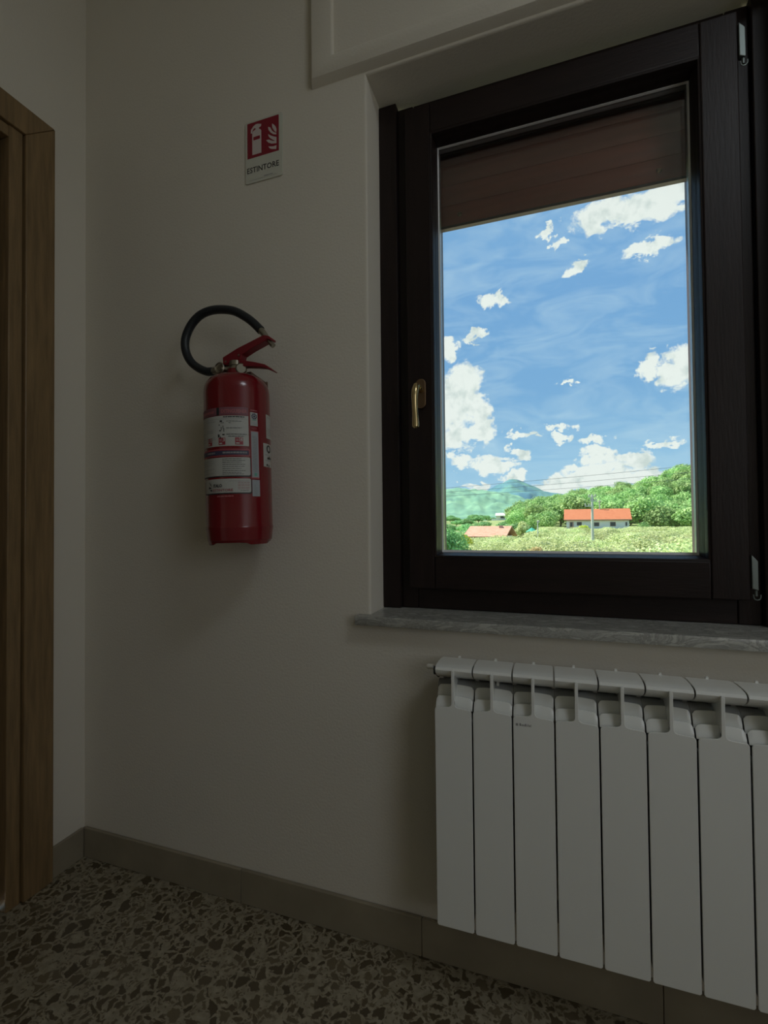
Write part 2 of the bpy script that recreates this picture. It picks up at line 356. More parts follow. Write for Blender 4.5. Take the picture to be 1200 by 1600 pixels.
MB().box(-.139, .012, iy0+.0395, iy1-.0395, jz, jz+.032).build('lining', 'oak', dr, bevel=.003)
for a, b in ((jy1-.012, jy1),(jy0, jy0+.012)): MB().box(-.075, -.060, a, b, 0, jz).build('stop', 'oak_shaded', dr, bevel=.002)
lf = MB().box(-.058, -.020, jy0+.003, jy1-.003, .006, jz-.003).build('door_leaf', 'oak_shaded', dr, bevel=.002)
for z0, z1 in ((.18, .92), (1.06, 1.94)):
    MB().box(-.022, -.013, jy0+.14, jy1-.14, z0, z1).build('panel', 'oak_shaded', lf, bevel=.006)
hd = MB().lathe([(.025, 0), (.025, .006), (.009, .008), (.009, .045)], (-.020, jy0+.07, 1.0), 20, Matrix.Rotation(R(90), 3, 'Y'))
hd.tube([(.023, jy0+.07, 1.0), (.027, jy0+.10, 1.0), (.027, jy0+.19, .998)], .008); hd.build('handle', 'brass', lf, smooth=True)

# ------------------------------------------------------------------ the window
wn = thing('window_1', (1.4075, .11, .794), kind='structure')
def wbar(name, x0, x1, y0, y1, z0, z1, parent=wn, rail=False, bev=.0025, mm=None):
    return MB().box(x0, x1, y0, y1, z0, z1).build(name, mm or ('window_wood_rail' if rail else 'window_wood'), parent, bevel=bev)
FY = .109
wbar('cover_strip', .9585, 1.0075, .096, .135, .7945, 2.152)
wbar('cover_strip', 1.8075, 1.8565, .096, .135, .7945, 2.152)
wbar('frame_jamb', 1.0082, 1.052, FY, .175, .7945, 2.141)
wbar('frame_jamb', 1.763, 1.8068, FY, .175, .7945, 2.141)
wbar('frame_rail', 1.0525, 1.7625, FY+.001, .175, .7945, .862, rail=True)
wbar('frame_rail', 1.0525, 1.7625, FY+.001, .175, 2.085, 2.141, rail=True)
# sash
SX0, SX1, SZ0, SZ1, SY = 1.036, 1.779, .850, 2.112, .083
GX0, GX1, GZ0, GZ1, GY = 1.1135, 1.6975, .9420, 2.024, .139
sh = thing('sash', (0, 0, 0)); sh.parent = wn; sh.location = Vector((SX0, SY, SZ0))-wloc(wn)
def sbar(name, x0, x1, z0, z1, rail=False): return MB().box(x0, x1, SY, .108, z0, z1).build(name, 'window_wood_rail' if rail else 'window_wood', sh, bevel=.003)
sbar('stile', SX0, 1.103, SZ0, SZ1); sbar('stile', 1.708, SX1, SZ0, SZ1)
sbar('rail', 1.1034, 1.7076, SZ0, .9315, True); sbar('rail', 1.1034, 1.7076, 2.036, SZ1, True)
MB().box(1.055, 1.101, .1085, .168, .865, 2.083).build('stile_core', 'window_wood', sh); MB().box(1.710, 1.760, .1085, .168, .865, 2.083).build('stile_core', 'window_wood', sh)
MB().box(1.101, 1.710, .1085, .168, .865, .930).build('rail_core', 'window_wood_rail', sh); MB().box(1.101, 1.710, .1085, .168, 2.037, 2.083).build('rail_core', 'window_wood_rail', sh)
# glazing beads: moulded profile from the inner face down to the pane
ox0, ox1, oz0, oz1 = 1.1034, 1.7076, .9315, 2.036
prof = [(0, SY+.0005), (.0035, SY+.0015), (.0050, SY+.008), (.0046, SY+.014), (.0058, SY+.019), (.0075, SY+.034), (.0092, GY-.0055), (.0092, GY-.004), (0, GY-.004)]
def bead(side):
    def P(t, y, end):
        f = t/.0092
        xs = (ox0+(GX0-ox0)*f, ox1+(GX1-ox1)*f); zs = (oz0+(GZ0-oz0)*f, oz1+(GZ1-oz1)*f)
        return {'l': (xs[0], y, zs[end]), 'r': (xs[1], y, zs[end]), 'b': (xs[end], y, zs[0]), 't': (xs[end], y, zs[1])}[side]
    n = len(prof); vs = [P(t, y, 0) for t, y in prof]+[P(t, y, 1) for t, y in prof]
    MB().add(vs, [tuple(range(n)), tuple(range(2*n-1, n-1, -1))]+[(i, i+n, (i+1) % n+n, (i+1) % n) for i in range(n)]).build('glazing_bead', 'window_wood', sh, smooth=True)
for s_ in 'lrbt': bead(s_)
MB().box(1.104, 1.707, GY-.003, GY-.0015, .932, 2.035).build('glass_pane', 'glass', sh)
MB().box(1.104, 1.707, GY+.0145, GY+.016, .932, 2.035).build('glass_pane', 'glass', sh)
for q in ((1.104, 1.1155, .932, 2.035), (1.6955, 1.707, .932, 2.035), (1.1145, 1.6985, .932, .9450), (1.1145, 1.6985, 2.025, 2.035)):
    MB().box(q[0], q[1], GY-.001, GY+.014, q[2], q[3]).build('spacer', 'spacer', sh)
def sring(d): return [(GX0+d[0], GZ0+d[2]), (GX1-d[1], GZ0+d[2]), (GX1-d[1], GZ1-d[3]), (GX0+d[0], GZ1-d[3])]
sv = []
for d_, y in (((-.003, -.003, -.003, -.003), .1285), ((0, 0, -.0008, 0), .1285), ((.0022, .0026, .0048, .001), .1350), ((-.003, -.003, -.003, -.003), .1352)): sv += [(a_, y, b_) for a_, b_ in sring(d_)]
MB().add(sv, [(j*4+q, j*4+(q+1) % 4, ((j+1) % 4)*4+(q+1) % 4, ((j+1) % 4)*4+q) for j in range(4) for q in range(4)]).build('glazing_seal', 'seal_white', sh)
# outer lip of the sash round the pane
for q in ((1.104, 1.112, .932, 2.035), (1.7035, 1.707, .932, 2.035), (1.112, 1.7035, .932, .9385), (1.112, 1.7035, 2.030, 2.035)):
    MB().box(q[0], q[1], GY+.0165, .168, q[2], q[3]).build('outer_lip', 'window_wood', sh)
# handle: oval rose and drooping brass lever
hp = []
HX = 1.0730
rose = [(HX+p[0], p[1]) for p in arc(0, 1.378, .0135, 180, 0, 10)+arc(0, 1.3275, .0135, 0, -180, 10)]
ro = MB().prism(rose, 'y', .0745, SY).build('handle_rose', 'bronze', sh, bevel=.002)
MB().lathe([(.0085, 0), (.0085, .03)], (HX, .0775, 1.362), 16, Matrix.Rotation(R(90), 3, 'X')).build('handle_neck', 'brass', ro, smooth=True)
lv = MB(); lp = [(1.0725, .052, 1.3625), (1.0715, .036, 1.3615), (1.0700, .0300, 1.350), (1.0690, .0285, 1.335), (1.0690, .0300, 1.312), (1.0700, .0300, 1.288), (1.0712, .0285, 1.268), (1.0712, .0280, 1.258), (1.0712, .0280, 1.2545)]
lv.tube(lp, [.0080, .0085, .0088, .0080, .0072, .0076, .0088, .0086, .0045], 14)
lo = lv.build('handle_lever', 'brass', ro, smooth=True)
# hinges on the right stile
for zc, top in ((.912, .947), (2.045, 2.082)):
    h_ = MB().prism([(1.779, zc-.036), (1.7905, zc-.040), (1.7905, top-.014), (1.779, top)], 'y', .0785, .092).build('hinge', 'steel', sh, bevel=.0015)
    MB().lathe([(.0028, 0), (.0028, .012)], (1.7875, .0845, zc-.052), 10).build('hinge_pin', 'steel', h_, smooth=True)
    MB().tube([(1.7810, .0800, zc-.048)]+[(1.7875+.0062*math.cos(a), .0795, zc-.053+.0065*math.sin(a)) for a in [R(x) for x in range(180, 361, 30)]]+[(1.7938, .0800, zc-.048)], .0013, 6).build('hinge_clip', 'steel', h_, smooth=True)
# roller shutter outside, part lowered, running in two guides
rs = thing('roller_shutter', (1.4075, .205, 1.846), 'dark red-brown roller shutter lowered over the top of the window', 'shutter')
pitch_ = .0565; z = 1.851
slat_prof = [(.196, 0), (.193, .006), (.1925, .026), (.1945, .044), (.1985, .0585), (.2045, .0585), (.2075, .044), (.2065, .008), (.2035, 0)]
s0 = MB().prism([(a, b+z) for a, b in slat_prof], 'x', 1.098, 1.724).build('slat', 'shutter_slat', rs, smooth=True)
k_ = 1
while z + pitch_*k_ < 2.10:
    c = s0.copy(); c.location = (0, 0, pitch_*k_); col.objects.link(c); c.parent = rs; k_ += 1
MB().prism([(.1925, z-.010), (.1915, z-.0045), (.1955, z-.001), (.2045, z-.001), (.2080, z-.0045), (.2070, z-.010)], 'x', 1.098, 1.724).build('bottom_bar', 'shutter_dark', rs)
for x in (1.160, 1.648): MB().lathe([(.0055, 0), (.0065, .002), (.004, .006)], (x, .1935, z+.022), 16, Matrix.Rotation(R(90), 3, 'X')).build('stopper', 'bronze', rs, smooth=True)
MB().box(1.060, 1.1055, .180, .226, .90, 2.158).build('guide', 'shutter_dark', rs)
MB().box(1.7095, 1.757, .180, .226, .90, 2.158).build('guide', 'shutter_dark', rs)
# inner marble sill
MB().box(.926, 1.889, -.030, -.0006, .7700, .7938).box(.959, 1.856, -.0006, .1085, .7712, .7938)
sl = MB(); sl.prism([(.926, -.030), (1.889, -.030), (1.889, -.0006), (1.8565, -.0006), (1.8565, .170), (.9585, .170), (.9585, -.0006), (.926, -.0006)], 'z', .7708, .7938)
tag(sl.build('window_sill', 'marble', bevel=.003, origin=(1.4075, 0, .7708)), 'grey veined marble window sill under the brown window', 'sill')
tag(MB().box(.96, 1.855, .176, .40, .86, .888).build('trim_2', 'travertine'), kind='structure')

# unseen pale slab, added below the sight line to bounce sun onto the lintel
tag(MB().box(-3, 6, .42, 4.6, -1.35, -1.2).build('terrace', 'bounce_stone'), kind='structure')
# ------------------------------------------------------------------ radiator
rx0, rz0, NE = 1.144, .179, 10
rad = thing('radiator', (rx0+.04*NE, -.075, rz0), 'white aluminium sectional radiator mounted under the window sill', 'radiator')
x0 = rx0; PY = -.120
a, b = x0+.0015, x0+.0785; xc = x0+.040
core = MB().tube([(xc, -.062, .19), (xc, -.062, .665)], .014, 10)
core.box(x0+.004, x0+.076, -.040, -.038, .195, .700).box(xc-.0015, xc+.0015, PY+.008, -.032, .185, .640)
for zc in (.222, .655): core.lathe([(.019, 0), (.019, .0795)], (x0, -.062, zc), 16, Matrix.Rotation(R(90), 3, 'Y'))
sec = core.build('section', 'enamel_core_shaded', rad, smooth=True)
# front panel, slightly crowned, joined to the narrow rib above it
pb, pt = rz0, .6355
out = [(a+.004, pb), (b-.004, pb)]+arc(b-.003, pb+.003, .003, -90, 0, 2)[1:]+arc(b-.008, pt-.0095, .008, 0, 75, 4)+[(xc+.012, pt-.0008)]+[(xc+.0055, pt+.0015), (xc+.0033, pt+.006)]
out = [(a+.003, pb), (b-.003, pb), (b, pb+.003)]+arc(b-.007, pt-.010, .007, 0, 70, 4)+[(xc+.010, pt-.0012), (xc+.0055, pt+.0008), (xc+.0033, pt+.005), (xc+.0030, .7085),
       (xc-.0030, .7085), (xc-.0033, pt+.005), (xc-.0055, pt+.0008), (xc-.010, pt-.0012)]+arc(a+.007, pt-.010, .007, 110, 180, 4)+[(a, pb+.003)]
fp = MB().prism(out, 'y', PY, PY+.0025).build('front_panel', 'enamel', sec, bevel=.0009)
MB().box(a+.001, a+.003, PY+.0026, PY+.030, pb+.02, pt-.03).box(b-.003, b-.001, PY+.0026, PY+.030, pb+.02, pt-.03).build('side_fin', 'enamel_core_shaded', sec)
MB().box(xc-.0015, xc+.0015, PY+.0026, -.030, .642, .7085).build('rib_web', 'enamel', sec)
def louver(xa, xb, outer, y0, z0, y1, z1):
    n, mrows = 10, 5; vs = []; th = .0018
    for side in (0, 1):
        for j in range(mrows+1):
            v = j/mrows
            for i in range(n+1):
                u = i/n; s = u if outer > 0 else 1-u
                drop = .003*s*s + (.006*(1-math.sqrt(max(0, 1-((s-.8)/.2)**2))) if s > .8 else 0)
                zz = z0+(z1-z0-drop)*v; yy = y0+(y1-y0)*v**1.3 + side*th
                vs.append((xa+(xb-xa)*u, yy, zz))
    N = (n+1)*(mrows+1); fs = []
    for side in (0, 1):
        for j in range(mrows):
            for i in range(n):
                q = side*N+j*(n+1)+i; fs.append((q, q+1, q+n+2, q+n+1))
    per = list(range(n+1))+[j*(n+1)+n for j in range(1, mrows+1)]+[mrows*(n+1)+i for i in range(n-1, -1, -1)]+[j*(n+1) for j in range(mrows-1, 0, -1)]
    for q in range(len(per)): p1, p2 = per[q], per[(q+1) % len(per)]; fs.append((p1, p2, p2+N, p1+N))
    return MB().add(vs, fs)
for xa, xb, o_s in ((a, xc-.0017, -1), (xc+.0017, b, 1)):
    louver(xa, xb, o_s, -.1080, .6260, -.1010, .6515).build('louver', 'enamel', sec, smooth=True)
    louver(xa, xb, o_s, -.0900, .6380, -.0830, .6700).build('louver', 'enamel', sec, smooth=True)
# rolled cap
cp = [(-.0330, .7135), (-.0560, .7155), (-.0850, .7160), (-.1020, .7150), (-.1090, .7125), (-.1120, .7075), (-.1105, .7015), (-.1020, .6945), (-.0900, .6880), (-.0765, .6825),
      (-.0760, .6845), (-.0890, .6905), (-.1005, .6965), (-.1080, .7030), (-.1095, .7072), (-.1070, .7105), (-.1010, .7128), (-.0850, .7138), (-.0560, .7133), (-.0330, .7113)]
vs = []
for (xx, ins) in ((a, .003), (a+.0015, .0008), (a+.004, 0), (b-.004, 0), (b-.0015, .0008), (b, .003)):
    for q, (yy, zz) in enumerate(cp):
        back = q in (0, 19); vs.append((xx, yy-(ins*2.2 if back else 0), zz))
n = len(cp); fs = [tuple(range(n)), tuple(range(6*n-1, 5*n-1, -1))]+[(k*n+i, (k+1)*n+i, (k+1)*n+(i+1) % n, k*n+(i+1) % n) for k in range(5) for i in range(n)]
MB().add(vs, fs).build('top_cap', 'enamel', sec, smooth=True)
MB().prism([(xc-.004, .7085), (xc+.004, .7085), (xc+.002, .7175), (xc-.002, .7175)], 'y', -.034, -.030).build('rear_tip', 'enamel', sec)
for i in range(1, NE):
    c = dup(sec, rad); c.location = (.08*i, 0, 0)
# end plugs
pl_ = MB().lathe([(.014, 0), (.014, .003), (.012, .005), (.009, .008), (.009, .012)], (rx0, -.062, .690), 24, Matrix.Rotation(R(-90), 3, 'Y')).build('end_plug', 'gasket', rad, smooth=True)
MB().lathe([(.0055, 0), (.006, .012), (.0045, .015)], (rx0-.013, -.064, .698), 12, Matrix.Rotation(R(-90), 3, 'Y')).build('air_vent', 'plastic_white', pl_, smooth=True)
MB().lathe([(.019, 0), (.019, .004), (.010, .006), (.009, .012)], (rx0, -.062, .215), 24, Matrix.Rotation(R(-90), 3, 'Y')).build('end_plug', 'plastic_white', rad, smooth=True)
for i in (1, 6): # hanging hooks seen through the grille
    MB().box(rx0+.08*i+.045, rx0+.08*i+.050, -.070, -.0005, .668, .684).build('hook', 'plastic_white', rad)

# ------------------------------------------------------------------ text
def text_mesh(s, size, bold=0.0, width=None):
    cu = bpy.data.curves.new('txt', 'FONT'); cu.body = s; cu.size = size; cu.resolution_u = 2; cu.offset = bold
    o = bpy.data.objects.new('txt', cu); col.objects.link(o)
    dg = bpy.context.evaluated_depsgraph_get(); me = bpy.data.meshes.new_from_object(o.evaluated_get(dg))
    bpy.data.objects.remove(o)
    xs = [v.co.x for v in me.vertices]; ys = [v.co.y for v in me.vertices]
    x0_, x1_, y0_ = min(xs), max(xs), min(ys)
    k = width/(x1_-x0_) if width else 1.0
    vs = [((v.co.x-x0_)*k, v.co.y-y0_) for v in me.vertices]; fs = [tuple(p.vertices) for p in me.polygons]
    bpy.data.meshes.remove(me); return vs, fs
def flat_text(s, size, x, y, z, mt, parent, name='lettering', bold=0.0, width=None):
    vs, fs = text_mesh(s, size, bold, width)
    return MB().add([(x+a_, y, z+b_) for a_, b_ in vs], fs).build(name, mt, parent, fix=False)
lg = MB(); px_ = 1.3175
for k, w_ in enumerate((.0030, .0022, .0022, .0024, .0008, .0012, .0022, .0008)): lg.box(px_, px_+w_, PY-.0003, PY-.0001, .6142, .6192 if k in (0, 3, 5, 7) else .6176); px_ += w_+.0011
lg.build('maker_name', 'label_grey_text', rad)
MB().box(1.3105, 1.3150, PY-.0003, PY-.0001, .6140, .6185).build('maker_mark', 'label_grey_text', rad)

# ------------------------------------------------------------------ extinguisher sign
sg = thing('fire_sign', (.662, -.002, 1.960), 'small white sign with red fire extinguisher symbol and ESTINTORE', 'sign')
def rrect(x0, x1, z0, z1, r, n=4): return arc(x1-r, z0+r, r, -90, 0, n)+arc(x1-r, z1-r, r, 0, 90, n)+arc(x0+r, z1-r, r, 90, 180, n)+arc(x0+r, z0+r, r, 180, 270, n)
MB().prism(rrect(.6005, .7180, 1.9595, 2.1330, .006), 'y', -.0030, -.0008).build('plate', 'sign_plate', sg, bevel=.0005)
y_ = -.0034
fld = MB().prism(rrect(.6075, .7070, 2.0288, 2.1275, .0004), 'y', y_, -.0030).build('red_field', 'sign_red', sg)
sy = MB(); y2 = -.0038
sy.prism([(.6237, 2.0365), (.6524, 2.0365), (.6524, 2.0985), (.6500, 2.1020), (.6455, 2.1050), (.6440, 2.1075), (.6515, 2.1105), (.6525, 2.1160), (.6420, 2.1195), (.6350, 2.1200), (.6270, 2.1160), (.6195, 2.1075), (.6190, 2.0985), (.6225, 2.0975), (.6245, 2.1045), (.6300, 2.1105), (.6345, 2.1090), (.6340, 2.1055), (.6270, 2.1030), (.6237, 2.0990)], 'y', y2, y_)
sy.build('cylinder_symbol', 'sign_symbol', sg, fix=True)
MB().box(.6276, .6482, y2-.0004, y2, 2.0765, 2.0855).build('symbol_band', 'sign_red', sg)
fl = MB()
for f in ([(.6863,2.1075),(.6871,2.0965),(.6925,2.0865),(.6992,2.0792),(.7002,2.0880),(.6975,2.0960),(.6924,2.1027)], [(.674,2.1017),(.6755,2.0930),(.6818,2.0841),(.6900,2.0770),(.6992,2.0738),(.6996,2.0775),(.6910,2.0830),(.6853,2.0893),(.681,2.0982)], [(.6739,2.0816),(.6760,2.0745),(.68,2.0691),(.6890,2.0620),(.6999,2.0544),(.7,2.0667),(.6920,2.0700),(.6852,2.0738),(.6790,2.0780)], [(.6676,2.0663),(.6750,2.0580),(.6851,2.0523),(.6999,2.0498),(.7000,2.0560),(.6886,2.059),(.6820,2.0625),(.6764,2.0662)], [(.6745,2.0474),(.6790,2.0410),(.685,2.0376),(.6989,2.0339),(.6999,2.0444),(.6920,2.0435),(.6851,2.0446)]):
    fl.prism(f, 'y', y2, y_)
fl.build('flame_symbol', 'sign_symbol', sg)
flat_text('ESTINTORE', .0215, .6065, -.00335, 1.9872, 'sign_ink', sg, bold=.0003, width=.1005)
MB().box(.612, .702, -.0033, -.0030, 1.9668, 1.9672).build('rule_line', 'label_grey_text', sg); MB().box(.660, .688, -.0033, -.0030, 1.9700, 1.9716).build('small_print', 'label_grey_text', sg)

# ------------------------------------------------------------------ fire extinguisher
EX, EY, EZ = .649, -.100, .972
TL = R(1.3)
ext = thing('fire_extinguisher', (EX, EY, EZ), 'red fire extinguisher with black hose hanging on the wall', 'extinguisher')
Rt = Matrix.Rotation(-TL, 3, 'Y')
def EL(p): return Rt @ Vector(p)+Vector((EX, EY, EZ))
ER = .0800
pr_ = [(.066, .004), (.0775, .010), (.0792, .028), (.0812, .040), (.0812, .043), (ER, .046), (ER, .3735), (.0785, .387), (.0740, .399), (.0660, .409), (.0540, .4160), (.0400, .4205), (.0265, .4225), (.0225, .4240), (.0222, .4370), (.0200, .4375)]
MB().lathe(pr_, (EX, EY, EZ), 64, Rt).build('body', 'red_paint', ext, smooth=True)
# skirt with three shallow feet
sk = MB(); vs = []; n = 72
for h, r1 in ((0, .0735), (0, .0700), (.012, .0700), (.012, .0770)):
    for k in range(n):
        a_ = 2*math.pi*k/n; hh = (.0055*max(0, min(1, (.55-math.cos(3*a_+.8))*1.6)) if h == 0 else h)
        vs.append(EL((r1*math.cos(a_), r1*math.sin(a_), hh-.001)))
sk.add(vs, [(j*n+k, j*n+(k+1) % n, ((j+1) % 4)*n+(k+1) % n, ((j+1) % 4)*n+k) for j in range(4) for k in range(n)])
sk.build('foot_ring', 'red_paint', ext, smooth=True)
def cpt(phi, h, r=ER+.0005):      # point on the drum: phi from the room side towards the window side
    a_ = R(phi); return EL((r*math.sin(a_), -r*math.cos(a_), h))
def patch(p0, p1, h0, h1, name, mt, parent, lift=.0005, rc=0.0, mbd=None):
    """rectangular sticker (rounded corners rc in metres) wrapped on the drum"""
    n = max(2, int(abs(p1-p0)/4)); vs = []; q = mbd or MB()
    if rc: # columns with reduced height near the ends
        dphi = math.degrees(rc/ER); ps = [p0+dphi*(1-math.cos(R(x))) for x in (0, 30, 60, 90)]+[p0+dphi+(p1-p0-2*dphi)*i/n for i in range(1, n)]+[p1-dphi*(1-math.cos(R(x))) for x in (90, 60, 30, 0)]
        def inset(p):
            d = min(p-p0, p1-p)/dphi; return rc*(1-math.sqrt(max(0, 1-(1-min(1, d))**2)))
    else: ps = [p0+(p1-p0)*i/n for i in range(n+1)]; inset = lambda p: 0
    for p in ps: i_ = inset(p); vs += [cpt(p, h0+i_, ER+lift), cpt(p, h1-i_, ER+lift)]
    q.add(vs, [(2*i, 2*i+2, 2*i+3, 2*i+1) for i in range(len(ps)-1)])
    if mbd is None: return q.build(name, mt, parent, smooth=True)
def ctext(s, size, phi, h, mt, parent, lift=.0011, width=None, bold=0, name='lettering', vert=False):
    vs, fs = text_mesh(s, size, bold, width)
    f = (lambda a_, b_: cpt(phi-math.degrees(b_/ER), h+a_, ER+lift)) if vert else (lambda a_, b_: cpt(phi+math.degrees(a_/ER), h+b_, ER+lift))
    return MB().add([f(*v) for v in vs], fs).build(name, mt, parent, fix=False)
lr = random.Random(3)
def lines(parent, mt, p0, p1, hs, th=.0011, fill=.9, jit=True, name='small_print', lift=.0010):
    q = MB()
    for h in hs:
        p = p0; end = p1-(lr.random()*(p1-p0)*.25 if jit else 0)
        while p < end:
            w_ = 2.0+lr.random()*5; e_ = min(p+w_, end); patch(p, e_, h, h+th, '', '', None, lift, mbd=q); p = e_+.7
    return q.build(name, mt, parent)
# main instruction label
patch(-62, 53.5, .306, .3245, 'header_label', 'label_maroon', ext)
lh = patch(0, 5, .306, .3245, 'header_mark', 'label_black', ext, .0008)
ctext('EXTINGUISHER', .0115, 8.5, .3105, 'label_pale_red', lh, width=.060, bold=.0003)
lines(lh, 'label_pale_red', -40, -6, [.3115], .0055, jit=False, lift=.0008)
ml = patch(-62, 53.5, .2325, .3045, 'instruction_label', 'label_white', ext)
lines(ml, 'label_black', 12, 47, [.3003], .0024, jit=False)
lines(ml, 'label_grey_text', -60, 53, [.2965], .0006, jit=False)
lines(ml, 'label_grey_text', -58, -28, [.288, .282, .266, .252, .246]); lines(ml, 'label_grey_text', -27, -2, [.291, .270, .2655, .2525, .2485])
lines(ml, 'label_black', 17, 42, [.2905, .2745], jit=False); lines(ml, 'label_black', 21, 26, [.2865]); lines(ml, 'label_black', 17, 50, [.2595], .0014, jit=False); lines(ml, 'label_black', 20, 46, [.2545], .0014, jit=False)
pg = MB()
for p0, p1, h0, h1 in ((6, 10, .2895, .2935), (8, 13.5, .2868, .2878), (4, 5.5, .281, .284), (11, 12, .274, .281), (12.5, 13.5, .266, .275), (5, 7.5, .268, .2705), (8, 9, .270, .278), (2, 5, .2535, .2605), (10, 14, .258, .261), (5.5, 8, .2515, .2535), (6, 7, .2505, .256)):
    patch(p0, p1, h0, h1, '', '', None, .001, mbd=pg)
pg.build('pictogram', 'label_black', ml)
for p, s, ww in ((-21, 'A', 10), (3, 'B', 12), (31, 'C', 13)):
    bx = patch(p, p+ww, .2355, .2525, 'class_square', 'label_red', ml, .0009)
    patch(p+ww*.52, p+ww*.92, .2435, .2515, 'letter_field', 'label_white', ml, .0012)
    ctext(s, .0088, p+ww*.56, .2442, 'label_red', ml, .0015, bold=.0006, width=.0042)
    patch(p+ww*.12, p+ww*.55, .2375, .2405, 'flame_mark', 'label_white', ml, .0012)
    patch(p+ww*.12, p+ww*.42, .2445, .2455, 'flame_mark', 'label_white', ml, .0012)
    patch(p+ww*.12, p+ww*.42, .2475, .2485, 'flame_mark', 'label_white', ml, .0012)
patch(-62, 55, .2085, .2255, 'blue_band_border', 'label_pale_red', ext, .0005, .003)
patch(-62, 54.2, .2095, .2245, 'blue_band_red', 'label_red', ext, .0007, .003)
nb = patch(-62, 53, .2115, .2218, 'blue_band', 'label_navy', ext, .0009, .002)
lines(nb, 'label_grey_text', -24, -4, [.2150], .0038, jit=False, lift=.0013); lines(nb, 'label_grey_text', 10, 50, [.2150], .0038, jit=False, lift=.0013)
l2s = patch(-62, 56.3, .1598, .2052, 'text_panel_shadow', 'label_black', ext, .0005, .004)
l2 = patch(-62, 55, .1625, .2058, 'text_panel', 'label_white', ext, .0008, .004)
lines(l2, 'label_grey_text', -57, -3, [.1985, .1935, .1885, .1785, .1685], .0009, lift=.0012)
lines(l2, 'label_black', 9, 50, [.2015, .1975, .1935, .1885, .1835, .1785, .1735, .1690, .1655], .001, lift=.0012)
l3s = patch(-36, 57, .1195, .1545, 'maker_panel_shadow', 'label_black', ext, .0005, .004)
l3 = patch(-34, 55.6, .1225, .1555, 'maker_panel', 'label_white', ext, .0008, .004)
ctext('ITALO', .0098, -10, .1357, 'label_black', l3, .0013, width=.0245, bold=.0004)
ctext('ESTINTORE', .0082, -10.5, .1258, 'label_red', l3, .0013, width=.051, bold=.0001)
lines(l3, 'label_grey_text', 20, 52, [.1495], .0008, jit=False, lift=.0012); lines(l3, 'label_red', 34, 53, [.1460, .1420, .1385, .1345, .1305], .0008, jit=False, lift=.0012); lines(l3, 'label_black', 38, 53, [.1265], .0008, lift=.0012)
em = MB()
for tri in ([(-22, .1508), (-14, .1370), (-15.5, .1440)], [(-20, .1300), (-12.5, .1262), (-13.5, .1318)], [(-22, .1330), (-14, .1345), (-21, .1390)]):
    em.add([cpt(p, h, ER+.0013) for p, h in tri], [(0, 1, 2)])
em.build('emblem', 'label_black', l3, fix=False)
lines(ext, 'label_pale_red', -2.5, 26.5, [.1132], .0026, jit=False, lift=.0008)
# narrow stickers down the side
lines(ext, 'label_pale_red', 57.5, 70, [.3185], .0026, jit=False, lift=.0008)
s1 = patch(56.8, 70.8, .2825, .3150, 'approval_sticker', 'label_white', ext)
wh = MB()
for rr0, rr1, nn in ((.0045, .0075, 16), (.0, .0028, 12)):
    for k in range(nn):
        a0, a1 = 2*math.pi*k/nn, 2*math.pi*(k+1)/nn; ri = rr1*(1 if k % 2 else .86)
        pts = [(rr0*math.cos(a0), rr0*math.sin(a0)), (ri*math.cos(a0), ri*math.sin(a0)), (ri*math.cos(a1), ri*math.sin(a1)), (rr0*math.cos(a1), rr0*math.sin(a1))]
        wh.add([cpt(64+math.degrees(x/ER), .3055+y, ER+.0011) for x, y in pts], [(0, 1, 2, 3)])
wh.build('wheel_mark', 'label_navy', s1, fix=False)
patch(60, 68, .2958, .2975, 'dark_bar', 'label_teal', s1, .001)
for p in (58.6, 62.4, 66.4): patch(p, p+1.8, .2845, .2925, 'mark', 'label_grey', s1, .001)
lines(ext, 'label_pale_red', 58.5, 69, [.2745, .2775], .0012, jit=False, lift=.0008)
patch(57, 71.8, .1560, .2705, 'long_sticker_border', 'label_pale_red', ext)
s2 = patch(57.8, 71, .1590, .2685, 'long_sticker', 'label_grey', ext, .0008)
for k, p in enumerate((61.5, 63.4, 65.4, 67.4)):
    q = MB(); h_ = .172+.004*(k % 2)
    while h_ < .255: e_ = h_+.002+lr.random()*.006; patch(p-1.0, p, h_, e_, '', '', None, .0012, mbd=q); h_ = e_+.0012
    q.build('small_print', 'label_grey_text', s2)
patch(62, 67, .1620, .1690, 'green_mark', 'label_teal', s2, .0012)
s3 = patch(57.8, 72.3, .1135, .1530, 'date_sticker', 'label_grey', ext)
lines(s3, 'label_grey_text', 62, 63, [.118+.0022*k for k in range(11)], .0016, jit=False); lines(s3, 'label_grey_text', 65, 66, [.116+.0022*k for k in range(9)], .0016, jit=False)
s4 = patch(92, 116, .2585, .3180, 'inspection_tag', 'label_white', ext)
lines(s4, 'label_grey_text', 95, 114, [.311, .283, .279, .275, .271, .267], .001, jit=False)
s5 = patch(82.5, 112, .1875, .2450, 'number_tag', 'label_white', ext)
zz = MB()
for k in range(24):
    a0, a1 = 2*math.pi*k/24, 2*math.pi*(k+1)/24
    zz.add([cpt(99+math.degrees(x/ER), .2325+y, ER+.0011) for x, y in ((.0065*math.cos(a0), .0060*math.sin(a0)), (.0105*math.cos(a0), .0100*math.sin(a0)), (.0105*math.cos(a1), .0100*math.sin(a1)), (.0065*math.cos(a1), .0060*math.sin(a1)))], [(0, 1, 2, 3)])
zz.build('ring_mark', 'label_black', s5, fix=False)
lines(s5, 'label_grey_text', 86, 110, [.2165, .2025], .001, jit=False); ctext('effe', .010, 93, .2065, 'label_black', s5, .0011, bold=.0003, width=.02)
patch(90, 95, .1895, .1945, 'black_mark', 'label_black', s5, .001); patch(97, 100, .1885, .1925, 'black_mark', 'label_black', s5, .001)
